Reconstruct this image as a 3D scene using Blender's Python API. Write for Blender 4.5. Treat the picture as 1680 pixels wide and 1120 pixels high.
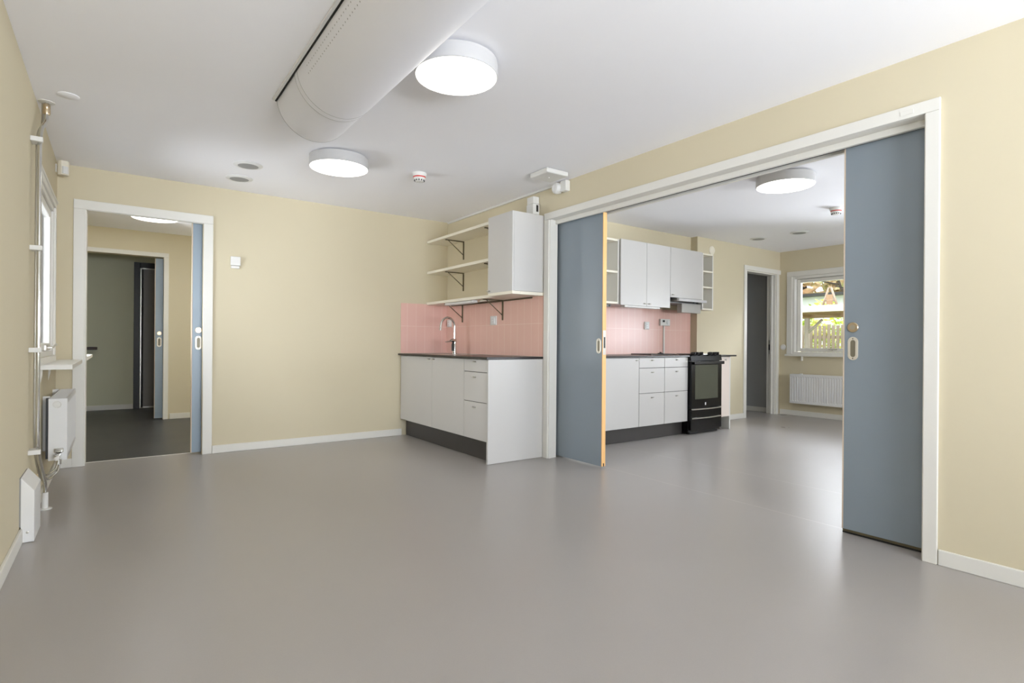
import bpy, bmesh, math, random
from mathutils import Vector, Matrix
random.seed(4)
for o in list(bpy.data.objects): bpy.data.objects.remove(o)
SC = bpy.context.scene
COL = SC.collection

# ------------------------------------------------------------------ camera
YAW, ROLL, CAMZ, F = math.radians(35.7577), math.radians(0.4328), 1.0132, 901.2
fw = Vector((math.sin(YAW), math.cos(YAW), 0)); rt = Vector((math.cos(YAW), -math.sin(YAW), 0)); up = Vector((0, 0, 1))
R_ = rt*math.cos(ROLL) + up*math.sin(ROLL); U_ = -rt*math.sin(ROLL) + up*math.cos(ROLL)
cd = bpy.data.cameras.new('camera'); cam = bpy.data.objects.new('camera', cd); COL.objects.link(cam)
m = Matrix((R_, U_, -fw)).transposed().to_4x4(); m.translation = Vector((0, 0, CAMZ)); cam.matrix_world = m
cd.sensor_fit = 'HORIZONTAL'; cd.sensor_width = 36; cd.lens = 36*F/1680; cd.shift_y = 3.96/1680
cd.clip_start = 0.02; cd.clip_end = 200
SC.camera = cam

# ------------------------------------------------------------------ world, sun, daylight and fill lamps, exposure
w = bpy.data.worlds.new('sky'); SC.world = w; w.use_nodes = True
nt = w.node_tree; bg = nt.nodes['Background']
bg.inputs['Color'].default_value = (0.88, 0.94, 1.0, 1); bg.inputs['Strength'].default_value = 2.7
sd = bpy.data.lights.new('sun', 'SUN'); sd.energy = 2.6; sd.angle = math.radians(3); sd.color = (1, .95, .86)
so = bpy.data.objects.new('sun', sd); COL.objects.link(so); so.rotation_euler = (math.radians(42), 0, math.radians(75))
def daylight(name, loc, size, rot, power, col=(0.87, 0.925, 1.0)):
    d = bpy.data.lights.new(name, 'AREA'); d.shape = 'RECTANGLE'; d.size, d.size_y = size; d.energy = power; d.color = col
    o = bpy.data.objects.new(name, d); COL.objects.link(o); o.location = loc; o.rotation_euler = rot
    return o
PI = math.pi
# area lamps added outside windows in daylight's place, mostly tilted up to fill the ceiling
daylight('fill_rear_window', (1.35, -3.0, .95), (3.2, 1.3), (PI/2+.72, 0, 0), 640)  # added fill behind an unseen window, aimed up to brighten the ceiling
daylight('fill_near_window', (-0.95, -0.85, 1.05), (1.5, 1.2), (PI/2+.72, 0, -PI/2), 45)  # added fill from an unseen window, aimed up at the ceiling
daylight('daylight_left_window', (-0.52, 4.805, 1.46), (.98, 1.04), (PI/2, 0, -PI/2), 29)
daylight('daylight_kitchen_window', (8.7, 1.45, 1.05), (1.4, 1.1), (PI/2+.45, 0, PI/2), 290)
daylight('fill_kitchen_floor', (9.2, 3.55, 2.75), (1.6, 1.0), (PI/2-.55, 0, PI/2), 330)  # added lamp above the window head, aimed down to brighten the kitchen floor
daylight('fill_kitchen_side_window', (5.8, -2.0, .95), (2.6, 1.3), (PI/2+.62, 0, 0), 250)  # added fill at an unseen window, lifts the kitchen walls and cabinets
daylight('daylight_hall_window', (-0.9, 6.72, 1.15), (.75, 1.1), (PI/2+.45, 0, -PI/2), 450)
SC.view_settings.view_transform = 'Standard'; SC.view_settings.look = 'None'
SC.view_settings.gamma = 1; SC.view_settings.use_curve_mapping = False
SC.view_settings.exposure = 0.13
try:
    SC.cycles.max_bounces = 16; SC.cycles.diffuse_bounces = 10
except Exception: pass
LAMP = 3.6   # strength of the ceiling lamps' diffusers

# ------------------------------------------------------------------ materials
def lin(c):
    return tuple(((v/255)/12.92 if v/255 <= .04045 else ((v/255+.055)/1.055)**2.4) for v in c)
def mat(name, rgb, rough=.5, metal=0, noise=0, nscale=40, bump=0, spec=.5, coat=0):
    mt = bpy.data.materials.new(name); mt.use_nodes = True
    t = mt.node_tree; b = t.nodes['Principled BSDF']
    c = lin(rgb); b.inputs['Base Color'].default_value = (*c, 1)
    b.inputs['Roughness'].default_value = rough; b.inputs['Metallic'].default_value = metal
    b.inputs['Specular IOR Level'].default_value = spec; b.inputs['Coat Weight'].default_value = coat
    tc = t.nodes.new('ShaderNodeTexCoord'); n = t.nodes.new('ShaderNodeTexNoise'); n.inputs['Scale'].default_value = nscale
    n.inputs['Detail'].default_value = 4
    t.links.new(tc.outputs['Object'], n.inputs['Vector'])
    if noise:
        r = t.nodes.new('ShaderNodeMix'); r.data_type = 'RGBA'
        r.inputs[6].default_value = (*[v*(1-noise) for v in c], 1); r.inputs[7].default_value = (*[min(1, v*(1+noise)) for v in c], 1)
        t.links.new(n.outputs['Fac'], r.inputs[0]); t.links.new(r.outputs[2], b.inputs['Base Color'])
    if bump:
        bp = t.nodes.new('ShaderNodeBump'); bp.inputs['Strength'].default_value = bump; bp.inputs['Distance'].default_value = .002
        t.links.new(n.outputs['Fac'], bp.inputs['Height']); t.links.new(bp.outputs['Normal'], b.inputs['Normal'])
    return mt
def emit(name, rgb, s):
    mt = bpy.data.materials.new(name); mt.use_nodes = True; b = mt.node_tree.nodes['Principled BSDF']
    b.inputs['Base Color'].default_value = (.8, .8, .8, 1)
    b.inputs['Emission Color'].default_value = (*rgb, 1); b.inputs['Emission Strength'].default_value = s
    return mt
def tile_mat(name, rgb, grout, axis, tw, th, z0):
    """stacked tiles: axis = the horizontal coordinate the tiles run along"""
    mt = mat(name, rgb, .28, noise=.05, nscale=3); t = mt.node_tree; b = t.nodes['Principled BSDF']; L = t.links
    g = t.nodes.new('ShaderNodeNewGeometry'); s = t.nodes.new('ShaderNodeSeparateXYZ'); L.new(g.outputs['Position'], s.inputs[0])
    def line(out, w, off, gw):
        a = t.nodes.new('ShaderNodeMath'); a.operation = 'SUBTRACT'; L.new(out, a.inputs[0]); a.inputs[1].default_value = off
        d = t.nodes.new('ShaderNodeMath'); d.operation = 'DIVIDE'; L.new(a.outputs[0], d.inputs[0]); d.inputs[1].default_value = w
        f = t.nodes.new('ShaderNodeMath'); f.operation = 'FRACT'; L.new(d.outputs[0], f.inputs[0])
        c = t.nodes.new('ShaderNodeMath'); c.operation = 'LESS_THAN'; L.new(f.outputs[0], c.inputs[0]); c.inputs[1].default_value = gw/w
        return c.outputs[0]
    a = line(s.outputs[axis], tw, 0.02, .003); z = line(s.outputs['Z'], th, z0, .003)
    mx = t.nodes.new('ShaderNodeMath'); mx.operation = 'MAXIMUM'; L.new(a, mx.inputs[0]); L.new(z, mx.inputs[1])
    r = t.nodes.new('ShaderNodeMix'); r.data_type = 'RGBA'; L.new(mx.outputs[0], r.inputs[0])
    r.inputs[7].default_value = (*lin(grout), 1)
    src = b.inputs['Base Color'].links[0].from_socket; L.new(src, r.inputs[6]); L.new(r.outputs[2], b.inputs['Base Color'])
    return mt
def floor_mat(name, rgb, rough, seams):
    mt = mat(name, rgb, rough, noise=.05, nscale=260, bump=.04); t = mt.node_tree; b = t.nodes['Principled BSDF']; L = t.links
    tc = t.nodes.new('ShaderNodeTexCoord'); n = t.nodes.new('ShaderNodeTexNoise'); n.inputs['Scale'].default_value = 1.3; n.inputs['Detail'].default_value = 5
    L.new(tc.outputs['Object'], n.inputs['Vector'])
    r = t.nodes.new('ShaderNodeMix'); r.data_type = 'RGBA'; r.blend_type = 'MULTIPLY'; r.inputs[0].default_value = 1
    cr = t.nodes.new('ShaderNodeMapRange'); cr.inputs['To Min'].default_value = .93; cr.inputs['To Max'].default_value = 1.05
    L.new(n.outputs['Fac'], cr.inputs['Value'])
    src = b.inputs['Base Color'].links[0].from_socket; L.new(src, r.inputs[6]); L.new(cr.outputs[0], r.inputs[7]); last = r.outputs[2]
    g = t.nodes.new('ShaderNodeNewGeometry'); s = t.nodes.new('ShaderNodeSeparateXYZ'); L.new(g.outputs['Position'], s.inputs[0])
    for x in seams:
        c = t.nodes.new('ShaderNodeMath'); c.operation = 'COMPARE'; L.new(s.outputs['X'], c.inputs[0]); c.inputs[1].default_value = x; c.inputs[2].default_value = .0035
        mm = t.nodes.new('ShaderNodeMix'); mm.data_type = 'RGBA'; L.new(c.outputs[0], mm.inputs[0]); L.new(last, mm.inputs[6])
        mm.inputs[7].default_value = (*[min(1, v*1.3) for v in lin(rgb)], 1); last = mm.outputs[2]
    L.new(last, b.inputs['Base Color'])
    rr = t.nodes.new('ShaderNodeMapRange'); rr.inputs['To Min'].default_value = rough-.06; rr.inputs['To Max'].default_value = rough+.06
    L.new(n.outputs['Fac'], rr.inputs['Value']); L.new(rr.outputs[0], b.inputs['Roughness'])
    return mt
def wood_mat(name, a, c, sc=(1, 1, .08), rough=.5):
    mt = mat(name, a, rough); t = mt.node_tree; b = t.nodes['Principled BSDF']
    tc = t.nodes.new('ShaderNodeTexCoord'); mp = t.nodes.new('ShaderNodeMapping'); mp.inputs['Scale'].default_value = sc
    n = t.nodes.new('ShaderNodeTexNoise'); n.inputs['Scale'].default_value = 60; n.inputs['Detail'].default_value = 3
    r = t.nodes.new('ShaderNodeMix'); r.data_type = 'RGBA'; r.inputs[6].default_value = (*lin(a), 1); r.inputs[7].default_value = (*lin(c), 1)
    t.links.new(tc.outputs['Object'], mp.inputs['Vector']); t.links.new(mp.outputs[0], n.inputs['Vector'])
    t.links.new(n.outputs['Fac'], r.inputs[0]); t.links.new(r.outputs[2], b.inputs['Base Color'])
    return mt
def glass_mat():
    mt = bpy.data.materials.new('window_glass'); mt.use_nodes = True; t = mt.node_tree; t.nodes.clear()
    o = t.nodes.new('ShaderNodeOutputMaterial'); tr = t.nodes.new('ShaderNodeBsdfTransparent'); gl = t.nodes.new('ShaderNodeBsdfGlossy')
    gl.inputs['Roughness'].default_value = .02; fr = t.nodes.new('ShaderNodeFresnel'); mx = t.nodes.new('ShaderNodeMixShader')
    t.links.new(fr.outputs[0], mx.inputs[0]); t.links.new(tr.outputs[0], mx.inputs[1]); t.links.new(gl.outputs[0], mx.inputs[2]); t.links.new(mx.outputs[0], o.inputs[0])
    return mt
def leaf_mat(name, a, c, d):
    mt = mat(name, a, .6); t = mt.node_tree; b = t.nodes['Principled BSDF']
    tc = t.nodes.new('ShaderNodeTexCoord'); n = t.nodes.new('ShaderNodeTexNoise'); n.inputs['Scale'].default_value = 2.2; n.inputs['Detail'].default_value = 6
    r = t.nodes.new('ShaderNodeValToRGB'); e = r.color_ramp.elements; e[0].position = .35; e[0].color = (*lin(a), 1); e[1].position = .65; e[1].color = (*lin(c), 1)
    k = r.color_ramp.elements.new(.5); k.color = (*lin(d), 1)
    t.links.new(tc.outputs['Object'], n.inputs['Vector']); t.links.new(n.outputs['Fac'], r.inputs[0]); t.links.new(r.outputs[0], b.inputs['Base Color'])
    return mt
M = dict(
 wall=mat('cream_wall_paint', (206, 196, 169), .75, noise=.02, nscale=2, bump=.05),
 wallg=mat('greige_wall_paint', (208, 208, 184), .75, noise=.02, nscale=2, bump=.05),
 closet=mat('charcoal_wall_paint', (162, 163, 162), .7, noise=.03, nscale=3),
 ceil=mat('white_ceiling_paint', (243, 243, 247), .85, noise=.015, nscale=2, bump=.06),
 white=mat('white_trim_paint', (222, 220, 213), .42, noise=.01, nscale=5),
 cab=mat('white_cabinet_laminate', (197, 195, 192), .33, noise=.01, nscale=3),
 cabside=mat('white_cabinet_carcass', (222, 221, 216), .4, noise=.01, nscale=3),
 shelf=mat('cream_shelf_laminate', (232, 226, 210), .4, noise=.01, nscale=4),
 metalw=mat('white_enamel', (222, 222, 221), .35, noise=.01, nscale=4),
 plastic=mat('white_plastic', (218, 217, 213), .38, noise=.01, nscale=6),
 leaf=mat('blue_grey_door_laminate', (132, 142, 150), .36, noise=.035, nscale=2.5),
 leafb=mat('light_blue_grey_door_laminate', (142, 158, 172), .36, noise=.03, nscale=2.5),
 beech=wood_mat('beech_edging', (238, 192, 128), (222, 170, 106)),
 floor=floor_mat('grey_linoleum', (163, 158, 154), .3, (4.055, 3.285)),
 floord=floor_mat('charcoal_linoleum', (64, 64, 65), .38, ()),
 kick=mat('anthracite_plinth_laminate', (58, 55, 53), .4, noise=.04, nscale=6),
 top=mat('black_worktop_laminate', (34, 29, 28), .3, noise=.1, nscale=60),
 chrome=mat('chrome', (214, 214, 212), .12, 1, noise=.01),
 steel=mat('brushed_steel', (198, 195, 188), .32, 1, noise=.03, nscale=90),
 brass=mat('champagne_steel', (206, 188, 160), .3, 1, noise=.03, nscale=90),
 bracket=mat('olive_bracket_paint', (96, 88, 66), .45, .4, noise=.04),
 black=mat('black_enamel', (9, 9, 10), .2, noise=.05, spec=.3),
 blackm=mat('black_plastic', (18, 18, 18), .45, noise=.05),
 oveng=mat('oven_glass', (70, 74, 64), .12, noise=.1, nscale=5, coat=.4),
 dark=mat('dark_gap_rubber', (22, 21, 19), .7, noise=.05),
 red=mat('red_plastic', (206, 52, 46), .4, noise=.02),
 grille=mat('grey_vent_mesh', (150, 150, 149), .6, noise=.05, nscale=300),
 duct=mat('white_duct_enamel', (228, 228, 233), .5, noise=.01, nscale=3),
 glass=glass_mat(),
 lamph=mat('white_lamp_enamel', (188, 187, 187), .5, noise=.01),
 edge=mat('pale_edging', (206, 188, 168), .5, noise=.03),
 pullp=mat('satin_pull_steel', (222, 216, 202), .4, .5, noise=.02),
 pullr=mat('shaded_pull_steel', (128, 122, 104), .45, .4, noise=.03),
 frameb=mat('matt_black_paint', (20, 19, 20), .42, noise=.05),
 lampon=emit('lit_opal_diffuser', (1.0, .96, .88), LAMP),
 tilea=tile_mat('pink_tiles_side', (226, 184, 172), (238, 214, 202), 'X', .108, .3, .9),
 tileb=tile_mat('pink_tiles_long', (226, 184, 170), (238, 214, 200), 'Y', .108, .3, .9),
 timber=wood_mat('weathered_timber', (186, 170, 154), (162, 142, 124), rough=.7),
 timberp=wood_mat('pale_painted_timber', (200, 190, 188), (184, 172, 168), rough=.6),
 timbero=wood_mat('golden_timber', (176, 146, 114), (150, 120, 90), rough=.7),
 grass=leaf_mat('garden_grass', (98, 122, 54), (140, 160, 78), (118, 140, 62)),
 hedge=leaf_mat('yellow_green_leaves', (150, 176, 42), (226, 226, 96), (188, 204, 58)),
 bush=leaf_mat('garden_bush_leaves', (112, 142, 44), (236, 212, 88), (172, 184, 66)),
 tree=leaf_mat('autumn_tree_leaves', (196, 156, 112), (160, 170, 104), (222, 198, 150)),
 tree2=leaf_mat('sparse_tree_leaves', (150, 160, 96), (214, 190, 150), (178, 176, 120)),
 bark=mat('dark_bark', (66, 56, 48), .8, noise=.2, nscale=20),
 render=mat('white_house_render', (238, 238, 240), .8, noise=.02),
 roof=mat('dark_roof_sheet', (58, 56, 56), .6, noise=.1),
)

# ------------------------------------------------------------------ mesh builder
ORG = {}
class MB:
    def __init__(s): s.bm = bmesh.new()
    def box(s, x0, x1, y0, y1, z0, z1):
        xs, ys, zs = sorted((x0, x1)), sorted((y0, y1)), sorted((z0, z1))
        v = [s.bm.verts.new((xs[i], ys[j], zs[k])) for i in (0, 1) for j in (0, 1) for k in (0, 1)]
        for f in ((0, 1, 3, 2), (4, 6, 7, 5), (0, 4, 5, 1), (2, 3, 7, 6), (0, 2, 6, 4), (1, 5, 7, 3)): s.bm.faces.new([v[i] for i in f])
        return s
    def hexa(s, P):     # 8 points, bottom ring then top ring
        v = [s.bm.verts.new(p) for p in P]
        for f in ((3, 2, 1, 0), (4, 5, 6, 7), (0, 1, 5, 4), (1, 2, 6, 5), (2, 3, 7, 6), (3, 0, 4, 7)): s.bm.faces.new([v[i] for i in f])
        return s
    def prism(s, pts, axis, a, b):   # polygon in the two other axes, extruded along axis
        def mk(p, t):
            return {'x': (t, p[0], p[1]), 'y': (p[0], t, p[1]), 'z': (p[0], p[1], t)}[axis]
        A = [s.bm.verts.new(mk(p, a)) for p in pts]; B = [s.bm.verts.new(mk(p, b)) for p in pts]
        s.bm.faces.new(A[::-1]); s.bm.faces.new(B); n = len(pts)
        for i in range(n): s.bm.faces.new((A[i], A[(i+1) % n], B[(i+1) % n], B[i]))
        return s
    def tube(s, pts, r, seg=12, cap=True):
        pts = [Vector(p) for p in pts]; rs = r if isinstance(r, (list, tuple)) else [r]*len(pts)
        rings = []; prev = None
        for i, p in enumerate(pts):
            d = (pts[min(i+1, len(pts)-1)] - pts[max(i-1, 0)]).normalized()
            if prev is None:
                a = Vector((0, 0, 1)) if abs(d.z) < .9 else Vector((1, 0, 0)); n = d.cross(a).normalized()
            else:
                n = (prev - d*prev.dot(d)).normalized()
            prev = n; b = d.cross(n)
            rings.append([s.bm.verts.new(p + (n*math.cos(t) + b*math.sin(t))*rs[i]) for t in [2*PI*k/seg for k in range(seg)]])
        for A, B in zip(rings, rings[1:]):
            for k in range(seg):
                f = s.bm.faces.new((A[k], A[(k+1) % seg], B[(k+1) % seg], B[k])); f.smooth = True
        if cap: s.bm.faces.new(rings[0][::-1]); s.bm.faces.new(rings[-1])
        return s
    def lathe(s, c, axis, prof, seg=40, sm=True):   # prof: list of (radius, offset along axis)
        ax = {'x': Vector((1, 0, 0)), 'y': Vector((0, 1, 0)), 'z': Vector((0, 0, 1))}[axis]
        u = Vector((0, 0, 1)) if axis != 'z' else Vector((1, 0, 0)); v = ax.cross(u); c = Vector(c); rings = []
        for r, h in prof:
            r = max(r, 1e-5)
            rings.append([s.bm.verts.new(c + ax*h + (u*math.cos(2*PI*k/seg) + v*math.sin(2*PI*k/seg))*r) for k in range(seg)])
        for A, B in zip(rings, rings[1:]):
            for k in range(seg):
                f = s.bm.faces.new((A[k], A[(k+1) % seg], B[(k+1) % seg], B[k])); f.smooth = sm
        s.bm.faces.new(rings[0][::-1]); s.bm.faces.new(rings[-1])
        return s
    def blob(s, c, r, sub=2, jit=.25):
        g = bmesh.ops.create_icosphere(s.bm, subdivisions=sub, radius=1)
        for v in g['verts']:
            k = 1 + random.uniform(-jit, jit); v.co = Vector((v.co.x*r[0]*k, v.co.y*r[1]*k, v.co.z*r[2]*k)) + Vector(c)
        return s
    def build(s, name, mt, parent=None, bevel=0, label=None, seg=2):
        bmesh.ops.recalc_face_normals(s.bm, faces=s.bm.faces)
        for e in s.bm.edges:
            if len(e.link_faces) == 2 and e.calc_face_angle(0) > .6: e.smooth = False
        if parent is not None: org = ORG[parent.name]
        else:
            vs = [v.co for v in s.bm.verts]
            org = Vector(((min(v.x for v in vs)+max(v.x for v in vs))/2, (min(v.y for v in vs)+max(v.y for v in vs))/2, min(v.z for v in vs)))
        bmesh.ops.translate(s.bm, verts=s.bm.verts, vec=-org)
        me = bpy.data.meshes.new(name); s.bm.to_mesh(me); s.bm.free()
        o = bpy.data.objects.new(name, me); COL.objects.link(o); me.materials.append(M[mt] if isinstance(mt, str) else mt)
        if parent is not None: o.parent = parent
        else: o.location = org
        ORG[o.name] = org
        if bevel:
            b = o.modifiers.new('bevel', 'BEVEL'); b.width = bevel; b.segments = seg; b.limit_method = 'ANGLE'; b.angle_limit = math.radians(40)
        if label: o['label'] = label
        return o
def box(name, mt, x0, x1, y0, y1, z0, z1, parent=None, bevel=0, label=None):
    return MB().box(x0, x1, y0, y1, z0, z1).build(name, mt, parent, bevel, label)
def thing(name, label, cat, loc, group=None, kind=None):
    o = bpy.data.objects.new(name, None); COL.objects.link(o); o.location = loc; o.empty_display_size = .1
    ORG[o.name] = Vector(loc); o['label'] = label; o['category'] = cat
    if group: o['group'] = group
    if kind: o['kind'] = kind
    return o
def tag(o, label, cat, group=None, kind=None):
    o['label'] = label; o['category'] = cat
    if group: o['group'] = group
    if kind: o['kind'] = kind
    return o
def S(o): o['kind'] = 'structure'; return o
def dup(root, loc, label):
    r = root.copy(); COL.objects.link(r); r.location = loc; r['label'] = label
    for ch in list(root.children):
        c = ch.copy(); COL.objects.link(c); c.parent = r
        for g in list(ch.children):
            d = g.copy(); COL.objects.link(d); d.parent = c
    return r

# ------------------------------------------------------------------ the rooms
XC, XB, XB2, YA, YA2, H = -.388, 3.119, 3.36, 5.627, 5.82, 2.414
YK0, YK, XW = 4.4455, 4.3455, 8.076
YR = -2.4          # rear wall of the main room
YKN = -1.4         # near wall of the kitchen
Y2, Y2b, Y3 = 8.43, 8.59, 10.0
# floors
S(box('floor', 'floor', XC-.25, XW+.25, YR-.2, 5.768, -.12, 0))
S(box('floor_hall', 'floord', XC-.25, XB2, 5.768, Y3+.2, -.12, 0))
S(box('ceiling', 'ceil', XC-.25, XW+.25, YR-.2, Y3+.2, H, H+.15))
# left wall: main window, near window, hall window
WCy0, WCy1, WCz0, WCz1 = 4.30, 5.31, .905, 2.0
def wall_x(name, x0, x1, y0, y1, holes, mt='wall', z1=H):
    b = MB(); y = y0
    for (a, c, d, e) in holes:
        b.box(x0, x1, y, a, 0, z1)
        if d > 0: b.box(x0, x1, a, c, 0, d)
        b.box(x0, x1, a, c, e, z1); y = c
    b.box(x0, x1, y, y1, 0, z1)
    return S(b.build(name, mt))
wall_x('wall_left', XC-.22, XC, YR, YA2, [(-1.6, -.1, .9, 2.0), (WCy0, WCy1, WCz0, WCz1)])
wall_x('wall_hall_left', XC-.22, XC, YA2, Y3+.1, [(6.35, 7.1, .9, 2.0)])
# rear wall of the main room
b = MB(); b.box(XC-.22, -.05, YR-.2, YR, 0, H); b.box(2.85, XB2, YR-.2, YR, 0, H); b.box(-.05, 2.85, YR-.2, YR, 0, .8); b.box(-.05, 2.85, YR-.2, YR, 2.1, H)
S(b.build('wall_rear', 'wall'))
# far wall of the main room with the sliding door pocket
OA0, OA1, OAz = -.21, .628, 2.07
b = MB(); b.box(XC, OA0, YA, YA2, 0, H); b.box(OA0, OA1, YA, YA2, OAz+.03, H)
b.box(OA1, 1.56, YA, YA+.06, 0, H); b.box(OA1, 1.56, YA2-.06, YA2, 0, H); b.box(1.56, XB2, YA, YA2, 0, H); b.box(OA1, 1.56, YA+.06, YA2-.06, OAz+.03, H)
S(b.build('wall_far', 'wall'))
# right wall: two skins with the door pockets between them, the opening and its head
BY0, BY1, BZ = .973, 3.768, 2.12
b = MB()
b.box(XB, XB+.085, BY1, YA, 0, H); b.box(XB2-.07, XB2, BY1, YA, 0, H); b.box(XB+.085, XB2-.07, 5.3, YA, 0, H)
b.box(XB, XB+.085, -.75, BY0, 0, H); b.box(XB2-.07, XB2, -.75, BY0, 0, H); b.box(XB, XB2, YR, -.75, 0, H)
b.box(XB, XB2, BY0, BY1, BZ+.005, H); b.box(XB+.085, XB2-.07, BY1, 5.3, BZ+.005, H); b.box(XB+.085, XB2-.07, -.75, BY0, BZ+.005, H)
S(b.build('wall_right', 'wall'))
# kitchen
S(box('wall_kitchen_back', 'wall', XB2, 6.058, YK0, YK0+.12, 0, H))
DK0, DK1, DKz = 7.185, 7.955, 2.075
b = MB(); b.box(6.058, DK0, YK, YK+.125, 0, H); b.box(DK0, DK1, YK, YK+.125, DKz, H); b.box(DK1, XW, YK, YK+.125, 0, H); b.box(6.0585, 6.13, YK+.125, YK0+.12, 0, H)
S(b.build('wall_kitchen_door', 'wall'))
WKy0, WKy1, WKz0, WKz1 = 2.98, 4.155, .895, 2.03
wall_x('wall_kitchen_window', XW, XW+.25, YKN, YK+.125, [(.75, 2.15, .895, 2.03), (WKy0, WKy1, WKz0, WKz1)])
b = MB(); b.box(XB2, 4.5, YKN-.2, YKN, 0, H); b.box(7.1, XW+.25, YKN-.2, YKN, 0, H); b.box(4.5, 7.1, YKN-.2, YKN, 0, .8); b.box(4.5, 7.1, YKN-.2, YKN, 2.1, H)
S(b.build('wall_kitchen_near', 'wall'))
# closet behind the kitchen door
b = MB(); b.box(XW-.006, XW+.2, YK+.125, 6.1, .0, H); b.box(6.13, XW, 6.1, 6.2, 0, H); b.box(6.13, 6.23, YK+.125, 6.1, 0, H)
S(b.build('wall_closet', 'closet'))
S(box('baseboard_closet', 'white', XW-.02, XW-.006, YK+.13, 6.1, 0, .07, bevel=.003))
S(box('floor_closet', 'floor', 6.13, XW+.2, 4.47, 6.2, -.12, -.0005))
# hall walls
OHx0, OHx1, OHz = -.33, .494, 2.095
b = MB(); b.box(XC, OHx0, Y2, Y2b, 0, H); b.box(OHx0, OHx1, Y2, Y2b, OHz+.01, H)
b.box(OHx1, 1.4, Y2, Y2+.055, 0, H); b.box(OHx1, 1.4, Y2b-.05, Y2b, 0, H); b.box(OHx1, 1.4, Y2+.055, Y2b-.05, OHz+.01, H); b.box(1.4, XB2, Y2, Y2b, 0, H)
S(b.build('wall_hall_far', 'wall'))
S(box('wall_hall_right', 'wall', 3.0, XB2, YA2, Y2, 0, H))
S(box('wall_entry_far', 'wallg', XC, 2.2, Y3, Y3+.15, 0, H))
S(box('wall_entry_right', 'wallg', 2.1, 2.2, Y2b, Y3, 0, H))

# baseboards
def bb(name, x0, x1, y0, y1): S(box(name, 'white', x0, x1, y0, y1, 0, .072, bevel=.004))
bb('baseboard_far', .707, 2.555, YA-.014, YA)
bb('baseboard_far', XC+.014, -.282, YA-.014, YA)
bb('baseboard_left', XC, XC+.014, YR, 3.645)
bb('baseboard_left', XC, XC+.014, 3.93, YA-.014)
bb('baseboard_right', XB-.014, XB, YR, .912)
bb('baseboard_kitchen_door', 6.09, 7.128, YK-.014, YK)
bb('baseboard_kitchen_window', XW-.014, XW, YKN, 4.33)
bb('baseboard_hall_far', .566, 3.0, Y2-.014, Y2)
bb('baseboard_hall_left', XC, XC+.014, YA2, Y2)
bb('baseboard_entry_far', XC, .205, Y3-.014, Y3)
bb('baseboard_entry_left', XC, XC+.014, Y2b, Y3-.014)

# trims (casings)
def casing_y(name, x0, x1, z1, wd, y, t, xr=None):   # casing on a wall facing -y
    b = MB(); b.box(x0-wd, x0, y-t, y, 0, z1); b.box(x1, x1+wd, y-t, y, 0, z1)
    b.box(x0-wd, (xr or x1+wd), y-t, y, z1+.0005, z1+wd)
    return S(b.build(name, 'white', bevel=.003))
casing_y('trim_1', -.21, .63, 2.073, .075, YA, .016)
casing_y('trim_2', OHx0-.0, .494, 2.1, .055, Y2, .014)
casing_y('trim_3', 7.18, 7.965, 2.078, .065, YK, .016, xr=XW-.002)
# jamb linings
b = MB(); b.box(OA0-.001, OA0+.008, YA-.004, YA2, 0, OAz); b.box(OA0, OA1, YA-.004, YA+.03, OAz, OAz+.03); S(b.build('trim_4', 'white', bevel=.002))
S(box('trim_5', 'white', DK1-.012, DK1+.002, YK-.004, YK+.126, 0, DKz, bevel=.002))
b = MB(); b.box(7.92, 7.944, YK+.035, YK+.06, 0, DKz); b.box(DK0, DK1-.012, YK-.002, YK+.126, DKz-.014, DKz); S(b.build('trim_6', 'white', bevel=.002))
S(box('trim_7', 'steel', DK1-.0145, DK1-.0115, YK+.07, YK+.095, .89, 1.10))
S(box('trim_8', 'blackm', DK1-.0155, DK1-.0140, YK+.075, YK+.090, .95, 1.035))
# big opening casing in the right wall
b = MB()
b.box(XB-.016, XB, BY1, BY1+.064, 0, BZ); b.box(XB-.016, XB, BY0-.058, BY0, 0, BZ); b.box(XB-.016, XB, BY0-.058, BY1+.064, BZ+.0005, BZ+.06)
S(b.build('trim_9', 'white', bevel=.003))
b = MB()   # left jamb lining with a rebate, right jamb lining
b.box(XB-.004, XB+.035, BY1-.010, BY1+.001, 0, BZ); b.box(XB+.035, XB+.088, BY1-.003, BY1+.001, 0, BZ); b.box(XB2-.072, XB2+.002, BY1-.01, BY1+.001, 0, BZ)
b.box(XB-.004, XB+.088, BY0-.001, BY0+.006, 0, BZ); b.box(XB2-.072, XB2+.002, BY0-.001, BY0+.006, 0, BZ)
S(b.build('trim_10', 'white', bevel=.002))
b = MB(); b.box(XB-.003, XB2+.003, BY0, BY1, BZ, BZ+.0055)
b.box(XB+.062, XB+.086, BY0+.014, BY1, 2.086, BZ); b.box(XB2-.066, XB2-.04, BY0, BY1, 2.095, BZ)
S(b.build('trim_11', 'white', bevel=.002))
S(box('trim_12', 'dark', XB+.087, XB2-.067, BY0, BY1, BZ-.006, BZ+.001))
b = MB(); b.box(XB2, XB2+.014, BY1, BY1+.06, 0, BZ); b.box(XB2, XB2+.014, BY0-.06, BY0, 0, BZ); b.box(XB2, XB2+.014, BY0-.06, BY1+.06, BZ, BZ+.06); S(b.build('trim_13', 'white', bevel=.003))
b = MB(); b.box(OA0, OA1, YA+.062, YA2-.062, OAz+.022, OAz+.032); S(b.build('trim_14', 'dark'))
S(box('trim_15', 'steel', XB+.115, XB+.125, BY0-.02, BY0+.02, 0.001, .018))
# thin threshold line between the light floor and the dark hall floor
S(box('trim_16', 'white', OA0+.008, OA1, 5.762, 5.772, .0002, .0022))

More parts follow.
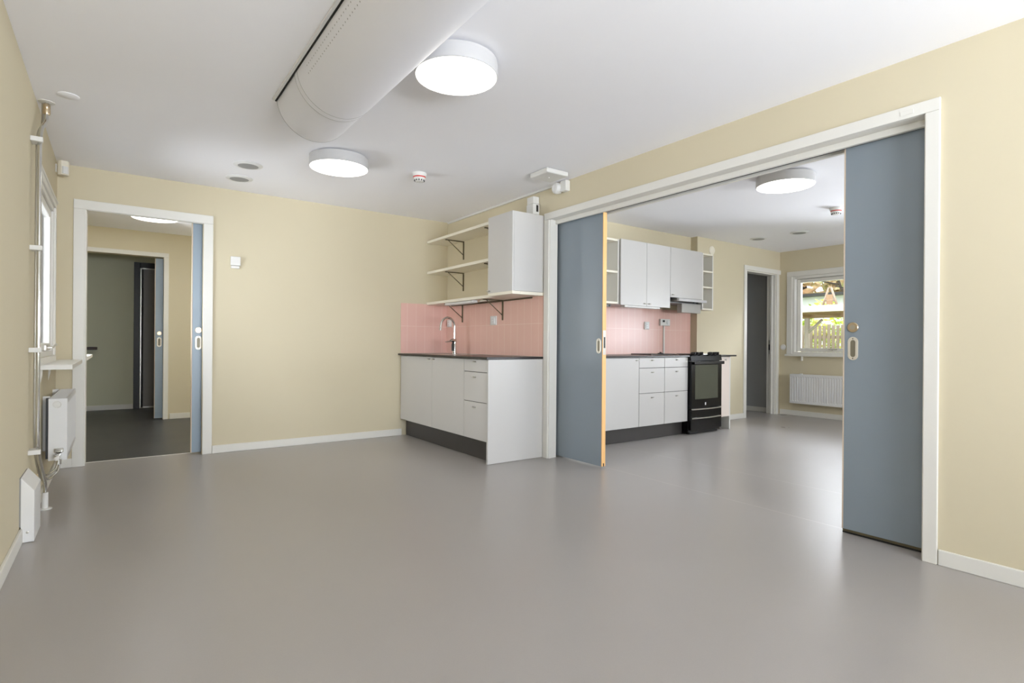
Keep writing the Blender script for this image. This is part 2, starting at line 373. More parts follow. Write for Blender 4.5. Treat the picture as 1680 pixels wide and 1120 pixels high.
# ------------------------------------------------------------------ sliding doors
def oblong(cy, cz, hw, hh, n=10):
    p = []
    for k in range(n+1): a = PI*k/n; p.append((cy+hw*math.cos(a), cz+hh-hw+hw*math.sin(a)))
    for k in range(n+1): a = PI+PI*k/n; p.append((cy+hw*math.cos(a), cz-hh+hw+hw*math.sin(a)))
    return p
def door_leaf(name, axis, a0, a1, f, t, z0, z1, edge, hc, mtl, label, rosette=True, eth=.007, emt='edge'):
    """axis 'x': the leaf lies in a plane x=f (runs along y). axis 'y': plane y=f. edge: which end shows its edging"""
    loc = (f+t/2, (a0+a1)/2, z0) if axis == 'x' else ((a0+a1)/2, f+t/2, z0)
    r = thing(name, label, 'sliding door', loc, kind='structure')
    e0, e1 = (a0, a0+eth) if edge == 0 else (a1-eth, a1)
    p0, p1 = (a0+eth, a1) if edge == 0 else (a0, a1-eth)
    if axis == 'x':
        box('panel', mtl, f, f+t, p0, p1, z0, z1, r, .0015); box('edge_strip', emt, f-.0003, f+t+.0003, e0, e1, z0, z1, r, .001)
    else:
        box('panel', mtl, p0, p1, f, f+t, z0, z1, r, .0015); box('edge_strip', emt, e0, e1, f-.0003, f+t+.0003, z0, z1, r, .001)
    # recessed pull: plate ring and flat disc, the cup's shade painted into its colour
    outer = oblong(hc, 1.002, .026, .063); inner = oblong(hc, 1.002, .013, .046)
    bmh = MB(); n = len(outer)
    def P(p, d): return (f-d, p[0], p[1]) if axis == 'x' else (p[0], f-d, p[1])
    A = [bmh.bm.verts.new(P(p, 0)) for p in outer]; B = [bmh.bm.verts.new(P(p, .003)) for p in oblong(hc, 1.002, .0245, .0615)]
    C = [bmh.bm.verts.new(P(p, .003)) for p in inner]; D = [bmh.bm.verts.new(P(p, .0006)) for p in inner]
    for i in range(n):
        j = (i+1) % n
        for X, Y in ((A, B), (B, C), (C, D)): bmh.bm.faces.new((X[i], X[j], Y[j], Y[i]))
    pl = bmh.build('pull_plate', 'pullp', r)
    c = MB(); vv = [c.bm.verts.new(P(p, .0007)) for p in inner]; ww = [c.bm.verts.new(P(p, .0001)) for p in inner]
    c.bm.faces.new(vv); c.bm.faces.new(ww[::-1])
    for i in range(n): c.bm.faces.new((vv[i], vv[(i+1) % n], ww[(i+1) % n], ww[i]))
    c.build('pull_recess', 'pullr', pl, label='shaded hollow of the recessed pull')
    for zz in (1.055, .949):
        s = MB(); q = P((hc, zz), .003); s.lathe(q, axis, [(.003, 0), (.003, -.0008)], 10); s.build('screw', 'dark', pl)
    if rosette:
        q = P((hc, 1.116), 0); s = MB(); s.lathe(q, axis, [(.027, 0), (.027, -.004), (.024, -.007), (.0, -.007)], 28)
        ro = s.build('lock_rosette', 'brass', r)
        s = MB(); s.lathe(P((hc, 1.116), .007), axis, [(.013, 0), (.013, -.003), (0, -.003)], 20); s.build('lock_cylinder', 'steel', ro)
    return r
dl = door_leaf('door_1', 'x', 3.213, 5.27, XB+.108, .040, .014, 2.098, 0, 3.258, 'leaf', 'blue grey sliding door leaf with light wood edge beside the kitchenette end panel', rosette=False, emt='beech')
b = MB(); b.box(XB+.112, XB+.144, 3.2115, 3.2130, .93, 1.13); lp = b.build('latch_plate', 'steel', dl, bevel=.001)
MB().box(XB+.120, XB+.136, 3.2107, 3.2114, .985, 1.075).build('latch_slot', 'blackm', lp)
MB().box(XB+.122, XB+.134, 3.2117, 3.2129, .0145, .04).build('guide_slot', 'dark', dl)
dr = door_leaf('door_2', 'x', -.6, 1.379, XB+.103, .040, .022, 2.090, 1, 1.329, 'leaf', 'wide blue grey sliding door leaf with champagne lock disc at the right of the opening')
b = MB(); b.box(XB+.106, XB+.140, -.6, 1.375, .010, .0215); b.build('bottom_rail', 'bracket', dr)
b = MB(); b.box(XB+.104, XB+.142, -.6, 1.375, .001, .0095); b.build('gap_or_seal', 'dark', dr)  # dark strip painting the shaded gap between leaf and floor
door_leaf('door_3', 'y', .548, 1.50, YA+.078, .040, .012, 2.088, 0, .603, 'leafb', 'light blue sliding door leaf partly pulled out beside the wall switch')
door_leaf('door_4', 'y', .400, 1.36, Y2+.066, .038, .012, 2.09, 0, .452, 'leafb', 'blue grey sliding door leaf in the second doorway beyond the hall')
# sliding door head gear (thin black track) in the big opening
b = MB(); b.box(XB+.12, XB+.136, 1.38, 3.21, 2.099, 2.114); tk = S(b.build('trim_17', 'dark'))

# dark framed door at the end of the entry
r = thing('door_5', 'grey hinged door in a black frame at the far end of the entry', 'door', (.75, Y3, 0), kind='structure')
b = MB(); b.box(.208, .283, Y3-.035, Y3, 0, 2.195); b.box(1.2, 1.28, Y3-.035, Y3, 0, 2.195); b.box(.283, 1.2, Y3-.035, Y3, 2.115, 2.195); b.build('frame', 'frameb', r, bevel=.003)
b = MB(); b.box(.290, .300, Y3-.05, Y3-.012, .012, 2.11); b.box(.290, 1.19, Y3-.05, Y3-.012, 2.098, 2.11); b.build('edge_trim', 'steel', r, label='pale metal edge trim')
b = MB(); b.box(.301, .325, Y3-.03, Y3-.01, .012, 2.098); b.build('rebate', 'dark', r)
lf = box('leaf', mat('mid_grey_door_paint', (132, 130, 130), .45, noise=.04), .326, 1.19, Y3-.055, Y3-.012, .03, 2.095, r, .002)
for z in (1.88, 1.60, .28):
    MB().tube([(.312, Y3-.058, z-.06), (.312, Y3-.058, z+.06)], .009).build('hinge', 'blackm', lf)
MB().box(.326, 1.19, Y3-.056, Y3-.011, .012, .0295).build('bottom_strip', 'steel', lf)

# ------------------------------------------------------------------ windows
def window_x(name, label, xin, d, y0, y1, z0, z1, side, rec, cw=.085, kitchen=True):
    """window in a wall whose room face is x=xin; d=+1 when the outside is towards +x"""
    r = thing(name, label, 'window', (xin, (y0+y1)/2, z0), kind='structure')
    def B(a, b_, *q): return (xin+d*a, xin+d*b_) + q
    c = MB(); pr = -.018
    for (a, b_, p, q) in ((y0-cw, y0, z0-.0, z1), (y1, y1+cw, z0-.0, z1), (y0-cw, y1+cw, z1+.0005, z1+cw)): c.box(*B(pr, 0, a, b_, p, q))
    c.build('casing', 'white', r, bevel=.004)
    f = MB(); k = .035     # fixed frame set a little into the reveal
    for (a, b_, p, q) in ((y0, y0+k, z0, z1), (y1-k, y1, z0, z1), (y0+k, y1-k, z1-k, z1), (y0+k, y1-k, z0, z0+k)): f.box(*B(-.006, rec+.06, a, b_, p, q))
    f.build('frame', 'white', r, bevel=.003)
    s = MB(); e = .05; a0, a1, b0, b1 = y0+k+.004, y1-k-.004, z0+k+.004, z1-k-.004
    for (a, b_, p, q) in ((a0, a0+e, b0, b1), (a1-e, a1, b0, b1), (a0+e, a1-e, b1-e, b1), (a0+e, a1-e, b0, b0+e)): s.box(*B(rec, rec+.055, a, b_, p, q))
    sh = s.build('sash', 'white', r, bevel=.004)
    g = MB(); g.box(*B(rec+.02, rec+.024, a0+e-.005, a1-e+.005, b0+e-.005, b1-e+.005)); g.build('pane', 'glass', sh)
    t = MB(); w_ = .004
    for (a, b_, p, q) in ((a0-.004, a0, b0, b1), (a1, a1+.004, b0, b1), (a0, a1, b1, b1+.004)): t.box(*B(rec+.004, rec+.02, a, b_, p, q))
    t.build('gap_or_seal', 'dark', r)
    return r, (a0, a1, b0, b1, e)
rk, q = window_x('window_1', 'white framed kitchen window looking onto the timber fence', XW, 1, WKy0, WKy1, WKz0, WKz1, 1, .06, .075)
box('sill', 'white', XW-.055, XW+.06, WKy0-.1, WKy1+.085, WKz0-.03, WKz0, rk, .004)
b = MB(); b.box(XW+.035, XW+.058, 3.56, 3.66, .962, .978); b.tube([(XW+.04, 3.61, .97), (XW+.02, 3.61, .97), (XW+.015, 3.60, .955)], .008); b.build('handle', 'steel', rk)
for y in (4.0, 3.1): MB().box(XW-.045, XW, y-.008, y+.008, .80, .864).build('sill_bracket', 'white', rk, bevel=.003)
window_x('window_2', 'white framed second kitchen window behind the right sliding door', XW, 1, .75, 2.15, WKz0, WKz1, 1, .06, .075)
# left wall window, close to the far corner
rl, q = window_x('window_3', 'white framed window in the left wall above the radiator', XC, -1, WCy0, WCy1, WCz0, WCz1, 1, .008, .052)
b = MB(); b.box(XC, XC+.026, WCy0-.07, WCy1+.058, WCz1+.036, WCz1+.056); b.build('head_moulding', 'white', rl, bevel=.006)
b = MB(); b.box(XC, XC+.02, WCy0-.05, WCy1+.05, WCz0-.045, WCz0-.002); b.build('lower_casing', 'white', rl, bevel=.004)
b = MB()
b.tube([(XC-.004, 4.86, .963), (XC+.028, 4.86, .963), (XC+.032, 4.95, .966), (XC+.034, 5.16, .985)], .0075)
b.box(XC-.008, XC+.006, 4.83, 4.89, .945, .981); b.build('handle', 'steel', rl, bevel=.002)
window_x('window_4', 'white framed window in the left wall behind the camera', XC, -1, -1.6, -.1, .9, 2.0, 1, .06, .06)
window_x('window_5', 'white framed hall window above its white sill', XC, -1, 6.35, 7.1, .9, 2.0, 1, .06, .05)
def window_y(name, label, yin, x0, x1, z0, z1, mull):
    r = thing(name, label, 'window', ((x0+x1)/2, yin, z0), kind='structure')
    c = MB(); cw = .07
    for (a, b_, p, q) in ((x0-cw, x0, z0-cw, z1+cw), (x1, x1+cw, z0-cw, z1+cw), (x0, x1, z1, z1+cw), (x0, x1, z0-cw, z0)): c.box(a, b_, yin, yin+.016, p, q)
    c.build('casing', 'white', r, bevel=.003)
    s = MB(); xs = [x0+(x1-x0)*k/mull for k in range(mull+1)]
    for x in xs: s.box(max(x0, x-.04), min(x1, x+.04), yin-.11, yin-.05, z0, z1)
    s.box(x0, x1, yin-.111, yin-.049, z0, z0+.06); s.box(x0, x1, yin-.111, yin-.049, z1-.06, z1); sh = s.build('sash', 'white', r)
    MB().box(x0+.01, x1-.01, yin-.082, yin-.078, z0+.05, z1-.05).build('pane', 'glass', sh)
window_y('window_6', 'wide white framed window behind the camera', YR, -.05, 2.85, .8, 2.1, 3)
window_y('window_7', 'wide white framed window at the near end of the kitchen', YKN, 4.5, 7.1, .8, 2.1, 2)
# window sill boards
b = MB(); b.box(XC, -.222, 4.395, YA-.018, .832, .862); t_ = b.build('window_sill', 'white', bevel=.003); tag(t_, 'deep white window sill board above the end of the left radiator', 'window sill')
for y in (4.52, 5.05):
    MB().prism([(XC, .83), (XC+.014, .83), (XC+.012, .79), (XC, .73)], 'y', y-.01, y+.01).build('sill_bracket', 'white', t_, bevel=.003)
t_ = box('window_sill', 'white', XC, -.2, 5.9, 7.17, .845, .874, bevel=.003); tag(t_, 'white window sill board seen through the left doorway in the hall', 'window sill')
MB().prism([(XC, .844), (XC+.11, .844), (XC, .72)], 'y', 6.3, 6.325).build('sill_bracket', 'white', t_)
t_ = box('handrail', wood_mat('dark_brown_wood', (74, 52, 40), (52, 36, 28), (.1, 1, 1)), XC, -.222, Y3-.24, Y3-.02, .885, .925, bevel=.004); tag(t_, 'dark brown wooden ledge by the grey wall beyond the hall', 'ledge')
MB().box(XC, XC+.02, Y3-.2, Y3-.06, .82, .884).build('ledge_support', 'kick', t_)

# ------------------------------------------------------------------ ceiling lamps
def lamp(name, c, r, h, label, group='round ceiling lamps'):
    t = thing(name, label, 'ceiling lamp', (c[0], c[1], H), group)
    MB().lathe((c[0], c[1], H), 'z', [(r*.8, 0), (r*.985, -.012), (r, -.03), (r, -h), (r-.004, -h-.004), (r-.006, -h)], 72).build('housing', 'lamph', t)
    MB().lathe((c[0], c[1], H-h-.0035), 'z', [(r-.007, .004), (r-.007, 0), (r*.8, -.002), (0, -.003)], 72).build('diffuser', 'lampon', t, label='glowing opal diffuser')
    return t
lamp('ceiling_lamp', (1.353, 2.365), .204, .085, 'large lit round ceiling lamp right beside the half round air duct')
lamp('ceiling_lamp', (1.355, 4.13), .215, .085, 'lit round ceiling lamp beyond the end of the air duct')
lamp('ceiling_lamp', (4.457, 2.36), .222, .085, 'lit round ceiling lamp in the kitchen seen through the wide opening')
lamp('ceiling_lamp', (.325, 7.02), .215, .085, 'lit round lamp on the hall ceiling just under the left door head')

# ------------------------------------------------------------------ air duct
dx0, dx1, dy1, dyj, dy0 = .742, 1.165, 3.37, 2.975, -2.39
t = thing('air_duct', 'long white half round air duct hanging under the ceiling', 'air duct', ((dx0+dx1)/2, 1, H))
def arc(k, n=40):
    w_ = (dx1-dx0)/2+k; s_ = .198+k; R = (w_*w_+s_*s_)/(2*s_); cx = (dx0+dx1)/2; cz = H-s_+R
    a = math.asin(min(1, w_/R)); return [(cx+R*math.sin(-a+2*a*i/n), cz-R*math.cos(-a+2*a*i/n)) for i in range(n+1)]
def shell(k, y0, y1, name, mt, parent, lab=None):
    b = MB(); p = [(x, min(z, H-.0005)) for x, z in arc(k)]
    b.prism(p, 'y', y0, y1)
    for f in b.bm.faces: f.smooth = len(f.verts) == 4
    return b.build(name, mt, parent, label=lab)
shell(0, dyj, dy1, 'end_section', 'duct', t); shell(.003, dy0, dyj-.045, 'main_section', 'duct', t); shell(.0032, dyj-.045, dyj, 'joint_band', 'duct', t)
for yy in (dyj-.047, dyj-.001): shell(.0036, yy, yy+.003, 'joint_line', 'grille', t)
shell(.0006, dy1-.003, dy1+.001, 'end_rim', 'grille', t)
b = MB(); b.box(dx0-.024, dx0-.0105, dy0, dy1, H-.012, H-.0005); b.build('mounting_rail', 'metalw', t)
b = MB(); b.box(dx0-.010, dx0-.001, dy0, dy1, H-.014, H-.0005); b.build('rail_gap', 'dark', t, label='thin black gap along the duct edge')
b = MB(); P_ = arc(.0038)
def dots(y0, y1):
    y = y0; k = 0
    while y < y1:
        for i in (3, 5):
            (xa, za), (xb, zb) = P_[i], P_[i+1]; tv = Vector((xb-xa, 0, zb-za)).normalized(); nn = Vector((tv.z, 0, -tv.x))
            c = Vector((xa, y+(.012 if i == 5 else 0), za)); vs = [b.bm.verts.new(c + tv*.0035*math.cos(a) + Vector((0, 1, 0))*.0035*math.sin(a)) for a in [2*PI*j/8 for j in range(8)]]
            b.bm.faces.new(vs)
        y += .028
dots(1.2, 2.78); dots(-1.2, .8)
d_ = b.build('perforations', 'grille', t, label='two rows of small round air holes'); d_['kind'] = 'stuff'

# ------------------------------------------------------------------ ceiling fittings
def vent(c, label, g):
    t = thing('ceiling_vent', label, 'ceiling vent', (c[0], c[1], H), g)
    MB().lathe((c[0], c[1], H), 'z', [(.106, 0), (.106, -.003), (.096, -.008), (.076, -.012), (.074, -.006), (.0, -.006)], 48).build('rim', 'metalw', t)
    MB().lathe((c[0], c[1], H-.0065), 'z', [(.074, 0), (.074, -.004), (.05, -.007), (0, -.008)], 40).build('grille', 'grille', t)
vent((.839, 4.76), 'round ceiling vent near the left doorway, the one nearer the camera', 'round vents in the main room ceiling')
vent((.845, 5.19), 'round ceiling vent near the left doorway, the one nearer the far wall', 'round vents in the main room ceiling')
vent((6.80, 3.95), 'round kitchen ceiling vent, the left and farther one of the pair', 'round vents in the kitchen ceiling')
vent((6.82, 3.43), 'round kitchen ceiling vent, the right one of the pair nearer the detector', 'round vents in the kitchen ceiling')
def detector(c, label):
    t = thing('smoke_detector', label, 'smoke detector', (c[0], c[1], H), 'smoke detectors with a red band')
    x, y = c
    MB().lathe((x, y, H), 'z', [(.058, 0), (.060, -.012), (.054, -.030)], 36).build('base', 'plastic', t)
    MB().lathe((x, y, H-.030), 'z', [(.050, 0), (.050, -.009)], 36).build('red_band', 'red', t)
    h = MB(); h.lathe((x, y, H-.039), 'z', [(.049, 0), (.045, -.016), (.032, -.03), (.0, -.034)], 36); hd = h.build('sensor_head', 'plastic', t)
    b = MB()
    for k in range(12):
        a = 2*PI*k/12; b.lathe((x+.0405*math.cos(a), y+.0405*math.sin(a), H-.066), 'z', [(.0045, 0), (.0045, .012)], 8)
    b.build('sensor_slots', 'blackm', hd)
detector((2.02, 4.13), 'white smoke detector with red band on the main room ceiling')
detector((5.90, 2.60), 'white smoke detector with red band on the kitchen ceiling by the right sliding door')
t_ = MB().lathe((-.232, 4.04, H), 'z', [(.052, 0), (.052, -.002), (.048, -.004), (0, -.0045)], 36).build('cover_plate', 'ceil'); tag(t_, 'plain round white blank cover plate on the ceiling near the pipes', 'cover plate')
# access point
t = thing('access_point', 'flat white square wireless access point on the ceiling above the cabinet', 'access point', (2.86, 3.47, H))
MB().box(2.74, 2.965, 3.35, 3.575, H-.044, H-.004).build('housing', 'plastic', t, bevel=.011) ; MB().box(2.77, 2.935, 3.38, 3.545, H-.004, H).build('mount', 'grille', t)
MB().lathe((2.853, 3.462, H-.044), 'z', [(.004, 0), (.004, -.0008)], 12).build('status_light', emit('status_led', (1, 1, 1), 2), t)
# cable duct along the ceiling on the right wall
t_ = box('cable_trunking', 'plastic', XB-.018, XB, 3.70, 5.6, H-.021, H-.001, bevel=.002); tag(t_, 'thin white cable trunking running along the ceiling above the shelves', 'cable trunking')
# alarm beacon
t = thing('alarm_beacon', 'white alarm beacon with round lens high on the right wall beside the opening', 'alarm', (XB, 3.55, 2.36))
MB().box(XB-.05, XB, 3.505, 3.575, 2.315, 2.405).build('back_box', 'plastic', t, bevel=.004)
MB().lathe((XB-.048, 3.615, 2.352), 'x', [(.04, .03), (.047, 0), (.045, -.02), (.034, -.034), (0, -.036)], 36).build('lens', 'plastic', t)
MB().lathe((XB-.083, 3.615, 2.352), 'x', [(.026, 0), (.026, -.003), (.016, -.003), (.016, -.001), (0, -.001)], 28).build('lens_ring', 'metalw', t)
# terminal box above the cupboard
t = thing('junction_box', 'white two part electrical box on the right wall above the wall cupboard', 'junction box', (XB, 3.96, 2.2))
MB().box(XB-.066, XB, 3.925, 4.02, 2.288, 2.352).build('upper_module', 'plastic', t, bevel=.003); lm = MB().box(XB-.072, XB, 3.922, 4.02, 2.19, 2.284).build('lower_module', 'plastic', t, bevel=.003)
MB().box(XB-.035, XB-.013, 3.919, 3.9222, 2.215, 2.275).build('slot', 'blackm', lm)
# motion detector in the left corner
t = thing('motion_detector', 'white motion detector high in the left far corner', 'motion detector', (-.34, 5.52, 2.30))
b = MB(); b.prism([(-.036, 0), (.036, 0), (.034, -.02), (.022, -.042), (-.022, -.042), (-.034, -.02)], 'z', 0, .108)
bmesh.ops.rotate(b.bm, verts=b.bm.verts, cent=(0, 0, 0), matrix=Matrix.Rotation(math.radians(20), 3, 'Z')); bmesh.ops.translate(b.bm, verts=b.bm.verts, vec=(-.344, 5.47, 2.285)); b.build('housing', 'shelf', t, bevel=.004)
b = MB(); b.prism([(-.022, -.040), (.022, -.040), (.014, -.052), (-.014, -.052)], 'z', 0.006, .062)
bmesh.ops.rotate(b.bm, verts=b.bm.verts, cent=(0, 0, 0), matrix=Matrix.Rotation(math.radians(20), 3, 'Z')); bmesh.ops.translate(b.bm, verts=b.bm.verts, vec=(-.342, 5.47, 2.285)); b.build('lens', 'metalw', t, bevel=.003)
MB().box(XC, -.335, 5.475, 5.50, 2.31, 2.37).build('wall_mount', 'plastic', t)
# room sensor on the far wall
t = thing('wall_thermostat', 'small white square thermostat on the cream wall right of the left doorway', 'thermostat', (.888, YA, 1.7))
MB().box(.846, .93, YA-.026, YA, 1.716, 1.80).build('cover', 'plastic', t, bevel=.006); MB().box(.850, .922, YA-.018, YA, 1.69, 1.714).build('lower_cover', 'plastic', t, bevel=.004)
# kitchen wall discs
t_ = MB().lathe((6.36, YK, 2.265), 'y', [(.058, 0), (.058, -.008), (.048, -.018), (.02, -.024), (0, -.024)], 32).build('air_valve', 'shelf'); tag(t_, 'round cream air valve on the kitchen wall above the open shelf unit', 'air valve')
t = thing('wall_sensor', 'round white sensor on the kitchen window wall beside the door casing', 'sensor', (XW, 4.285, .99))
MB().lathe((XW, 4.285, .995), 'x', [(.042, 0), (.042, -.01), (.034, -.018), (0, -.019)], 32).build('housing', 'plastic', t); MB().lathe((XW-.019, 4.285, .995), 'x', [(.016, 0), (.016, -.004), (0, -.004)], 20).build('dial', 'metalw', t)

# ------------------------------------------------------------------ kitchenette in the main room
def pull(x, y, z, axis, parent):
    """short bow pull 34 mm wide on a front facing -x (axis 'x') or -y (axis 'y')"""
    P = (lambda a, d, h=0: (x-d, y+a, z+h)) if axis == 'x' else (lambda a, d, h=0: (x+a, y-d, z+h))
    b = MB()
    for s in (-1, 1): b.tube([P(s*.012, 0), P(s*.012, .012), P(s*.010, .018)], .0055, 10)
    b.tube([P(-.016, .017, -.002), P(0, .021, -.002), P(.016, .017, -.002)], .0038, 8)
    return b.build('handle', 'steel', parent)
FX = 2.535; FZ0, FZ1 = .183, .876; g = .0018
# sink cabinet
t = thing('sink_cabinet', 'white two door sink cabinet with wall filler beside the cream wall', 'kitchen cabinet', (2.8, 4.9, 0))
MB().box(FX+.019, 3.105, 4.254, 5.479, FZ0, .878).build('carcass', 'cabside', t)
MB().box(FX+.004, FX+.03, 5.481, 5.612, FZ0, FZ1).build('filler_panel', 'cab', t, bevel=.001)
for (a, b_, h) in ((4.256, 4.868, 4.838), (4.871, 5.478, 4.925)):
    d_ = box('door', 'cab', FX, FX+.018, a, b_, FZ0, FZ1, t, .0012); pull(FX, h, .857, 'x', d_)
# drawer cabinet
t = thing('drawer_cabinet', 'narrow white three drawer cabinet beside the kitchenette end panel', 'kitchen cabinet', (2.8, 4.05, 0))
MB().box(FX+.019, 3.105, 3.862, 4.253, FZ0, .878).build('carcass', 'cabside', t)
MB().box(FX+.006, FX+.018, 3.864, 4.252, .19, .87).build('drawer_gap', 'kick', t)
for (z0, z1, hz) in ((FZ0, .505, .461), (.510, .764, .723), (.770, FZ1, .857)):
    d_ = box('drawer_front', 'cab', FX-.0005, FX+.0175, 3.864, 4.252, z0, z1, t, .0012); pull(FX, 4.07, hz, 'x', d_)
t_ = box('end_panel', 'cab', 2.522, XB-.001, 3.838, 3.860, .002, .879, bevel=.001); tag(t_, 'tall white end panel closing the kitchenette, standing on the grey floor', 'end panel')
t_ = box('plinth', 'kick', 2.605, 2.621, 3.861, 5.610, .002, .180, bevel=.001); tag(t_, 'dark plinth board under the kitchenette cabinets by the cream wall', 'plinth')
t_ = box('worktop', 'top', 2.506, XB-.0085, 3.834, YA-.0085, .881, .9005, bevel=.0015); tag(t_, 'thin black worktop on the small kitchenette with the chrome tap', 'worktop')
# inset sink
t = thing('sink', 'steel inset sink in the black worktop beside the chrome tap', 'sink', (2.79, 4.95, .90))
b = MB(); b.box(2.60, 2.98, 4.70, 4.715, .9005, .9025); b.box(2.60, 2.98, 5.215, 5.23, .9005, .9025); b.box(2.60, 2.615, 4.715, 5.215, .9005, .9025); b.box(2.90, 2.98, 4.715, 5.215, .9005, .9025); b.build('rim', 'steel', t)
MB().box(2.615, 2.90, 4.715, 5.215, .9002, .9012).build('basin', 'steel', t)
# tap
t = thing('kitchen_tap', 'chrome swan neck kitchen tap with side lever at the kitchenette sink', 'tap', (2.93, 5.12, .9025))
MB().lathe((2.93, 5.12, .9025), 'z', [(.027, 0), (.027, .006), (.021, .014), (.021, .10), (.024, .125), (.020, .155), (.012, .165)], 28).build('body', 'chrome', t)
pts = [(2.93, 5.12, 1.06), (2.93, 5.12, 1.19)]
for k in range(1, 15):
    a = PI*k/14; pts.append((2.93-.085+.085*math.cos(a), 5.12-.006*k/14, 1.19+.095*math.sin(a)))
pts.append((2.755, 5.112, 1.150))
MB().tube(pts, [.0115]*(len(pts)-1)+[.0125], 16).build('spout', 'chrome', t)
b = MB(); b.tube([(2.925, 5.11, 1.045), (2.885, 5.095, 1.047), (2.865, 5.09, 1.04)], [.019, .018, .011], 16); b.tube([(2.87, 5.09, 1.036), (2.80, 5.085, 1.028)], [.007, .005], 12)
b.build('lever', 'chrome', t)
b = MB(); b.tube([(2.90, 5.10, .935), (2.895, 5.098, 1.0), (2.905, 5.10, 1.03)], [.014, .012, .010], 12); b.build('side_valve', 'blackm', t)
# tiles
tag(box('backsplash', 'tilea', 2.54, XB-.001, YA-.008, YA-.0005, .9012, 1.455), 'short pink tiled panel on the cream far wall left of the tap', 'backsplash')
tag(box('backsplash', 'tileb', XB-.008, XB-.0005, 3.845, YA-.009, .9012, 1.452), 'long pink tiled panel on the right wall behind the chrome tap', 'backsplash')
# sockets
def socket(name, label, axis, a0, a1, z0, z1, f, group=None):
    t = thing(name, label, 'wall socket', (f, (a0+a1)/2, z0) if axis == 'x' else ((a0+a1)/2, f, z0), group)
    def bx(n, mt, p, q, r_, s_, d0, d1, par, bev=.002):
        return (MB().box(f-d1, f-d0, p, q, r_, s_) if axis == 'x' else MB().box(p, q, f-d1, f-d0, r_, s_)).build(n, mt, par, bevel=bev)
    w_ = a1-a0; h = z1-z0
    pl = bx('cover', 'plastic', a0, a1, z0, z1, 0, .012, t, .004)
    bx('socket_face', 'metalw', a0+w_*.2, a1-w_*.2, z0+h*.12, z1-h*.12, .0121, .018, pl, .003)
    for zz in (z0+h*.35, z0+h*.65):
        for s in (-.07, .07):
            c = (a0+a1)/2 + s*w_*1.2
            q_ = (f-.0181, c, zz) if axis == 'x' else (c, f-.0181, zz)
            MB().lathe(q_, axis, [(.0025, 0), (.0025, -.0005)], 8).build('pin_hole', 'dark', pl)
    return t
socket('wall_socket', 'white double socket on the pink tiles right of the tap', 'x', 4.58, 4.69, 1.203, 1.295, XB-.008)
socket('wall_socket', 'white socket on the pink tiles seen through the arch of the tap', 'x', 5.50, 5.592, 1.20, 1.285, XB-.008)
socket('wall_socket', 'white double socket on the pink kitchen tiles near the wooden door edge', 'y', 5.15, 5.235, 1.20, 1.292, YK0-.008)

# wall cupboard, shelves
t = thing('wall_cabinet', 'tall white one door wall cupboard beside the big opening casing', 'wall cabinet', (2.95, 4.03, 1.476))
MB().box(2.785, XB-.001, 3.846, 4.228, 1.477, 2.166).build('carcass', 'cab', t, bevel=.001)
d_ = box('door', 'cab', 2.766, 2.7835, 3.846, 4.228, 1.474, 2.166, t, .0015); pull(2.766, 4.205, 1.492, 'x', d_)
SHX = 2.853
for (z, lab, y0) in ((2.170, 'cream wall shelf, topmost of the three', 4.230), (1.822, 'cream wall shelf, middle of the three', 4.230), (1.4755, 'long cream wall shelf, lowest of the three, running under the cupboard', 3.846)):
    xx = SHX if z > 1.5 else 2.80
    b = MB()
    b.box(SHX, XB-.001, y0, YA-.003, z-.028, z)
    if z < 1.5: b.box(2.768, SHX-.0005, y0, 4.228, z-.028, z)
    tag(b.build('wall_shelf', 'shelf', bevel=.001), lab, 'shelf', 'cream shelves beside the wall cupboard')
def bracket(y, z, lab):
    b = MB(); b.box(XB-.009, XB-.0005, y-.008, y+.008, z-.20, z-.0005)      # upright on the wall
    b.box(SHX+.035, XB-.009, y-.008, y+.008, z-.009, z-.0005)
    p0 = Vector((XB-.008, y, z-.15)); p1 = Vector((SHX+.07, y, z-.008)); b.tube([p0, p1], .0045, 8)
    return tag(b.build('shelf_bracket', 'bracket'), lab, 'shelf bracket', 'slim metal shelf brackets on the right wall')
for z, zn in ((2.142, 'top'), (1.794, 'middle'), (1.4475, 'lowest')):
    xs = 0 if z > 1.5 else .008
    bracket(5.257, z, f'slim dark bracket under the {zn} cream shelf near the room corner')
    bracket(4.478, z, f'slim dark bracket under the {zn} cream shelf beside the wall cupboard' if z > 1.5 else 'slim dark bracket under the wall cupboard above the double socket')
for o in COL.objects:
    if o.name.startswith('shelf_bracket') and o.location.z < 1.3: o.location.x -= .008
t = thing('under_shelf_lamp', 'slim white lamp under the lowest cream shelf above the tap', 'under cabinet lamp', (2.9, 4.95, 1.43))
MB().box(2.87, 2.93, 4.66, 5.235, 1.421, 1.4470).build('housing', 'plastic', t, bevel=.006); MB().box(2.882, 2.918, 4.70, 5.19, 1.4185, 1.4208).build('diffuser', 'metalw', t)
MB().box(2.94, 2.965, 4.5, 4.645, 1.431, 1.4472).build('plug', 'shelf', t, bevel=.003)
t_ = MB().tube([(XB-.016, 5.5, 1.440), (XB-.016, 4.66, 1.438), (XB-.016, 4.0, 1.440)], .006, 8).build('cable', 'bracket'); tag(t_, 'dark cable running along the tiles under the lowest cream shelf', 'cable')

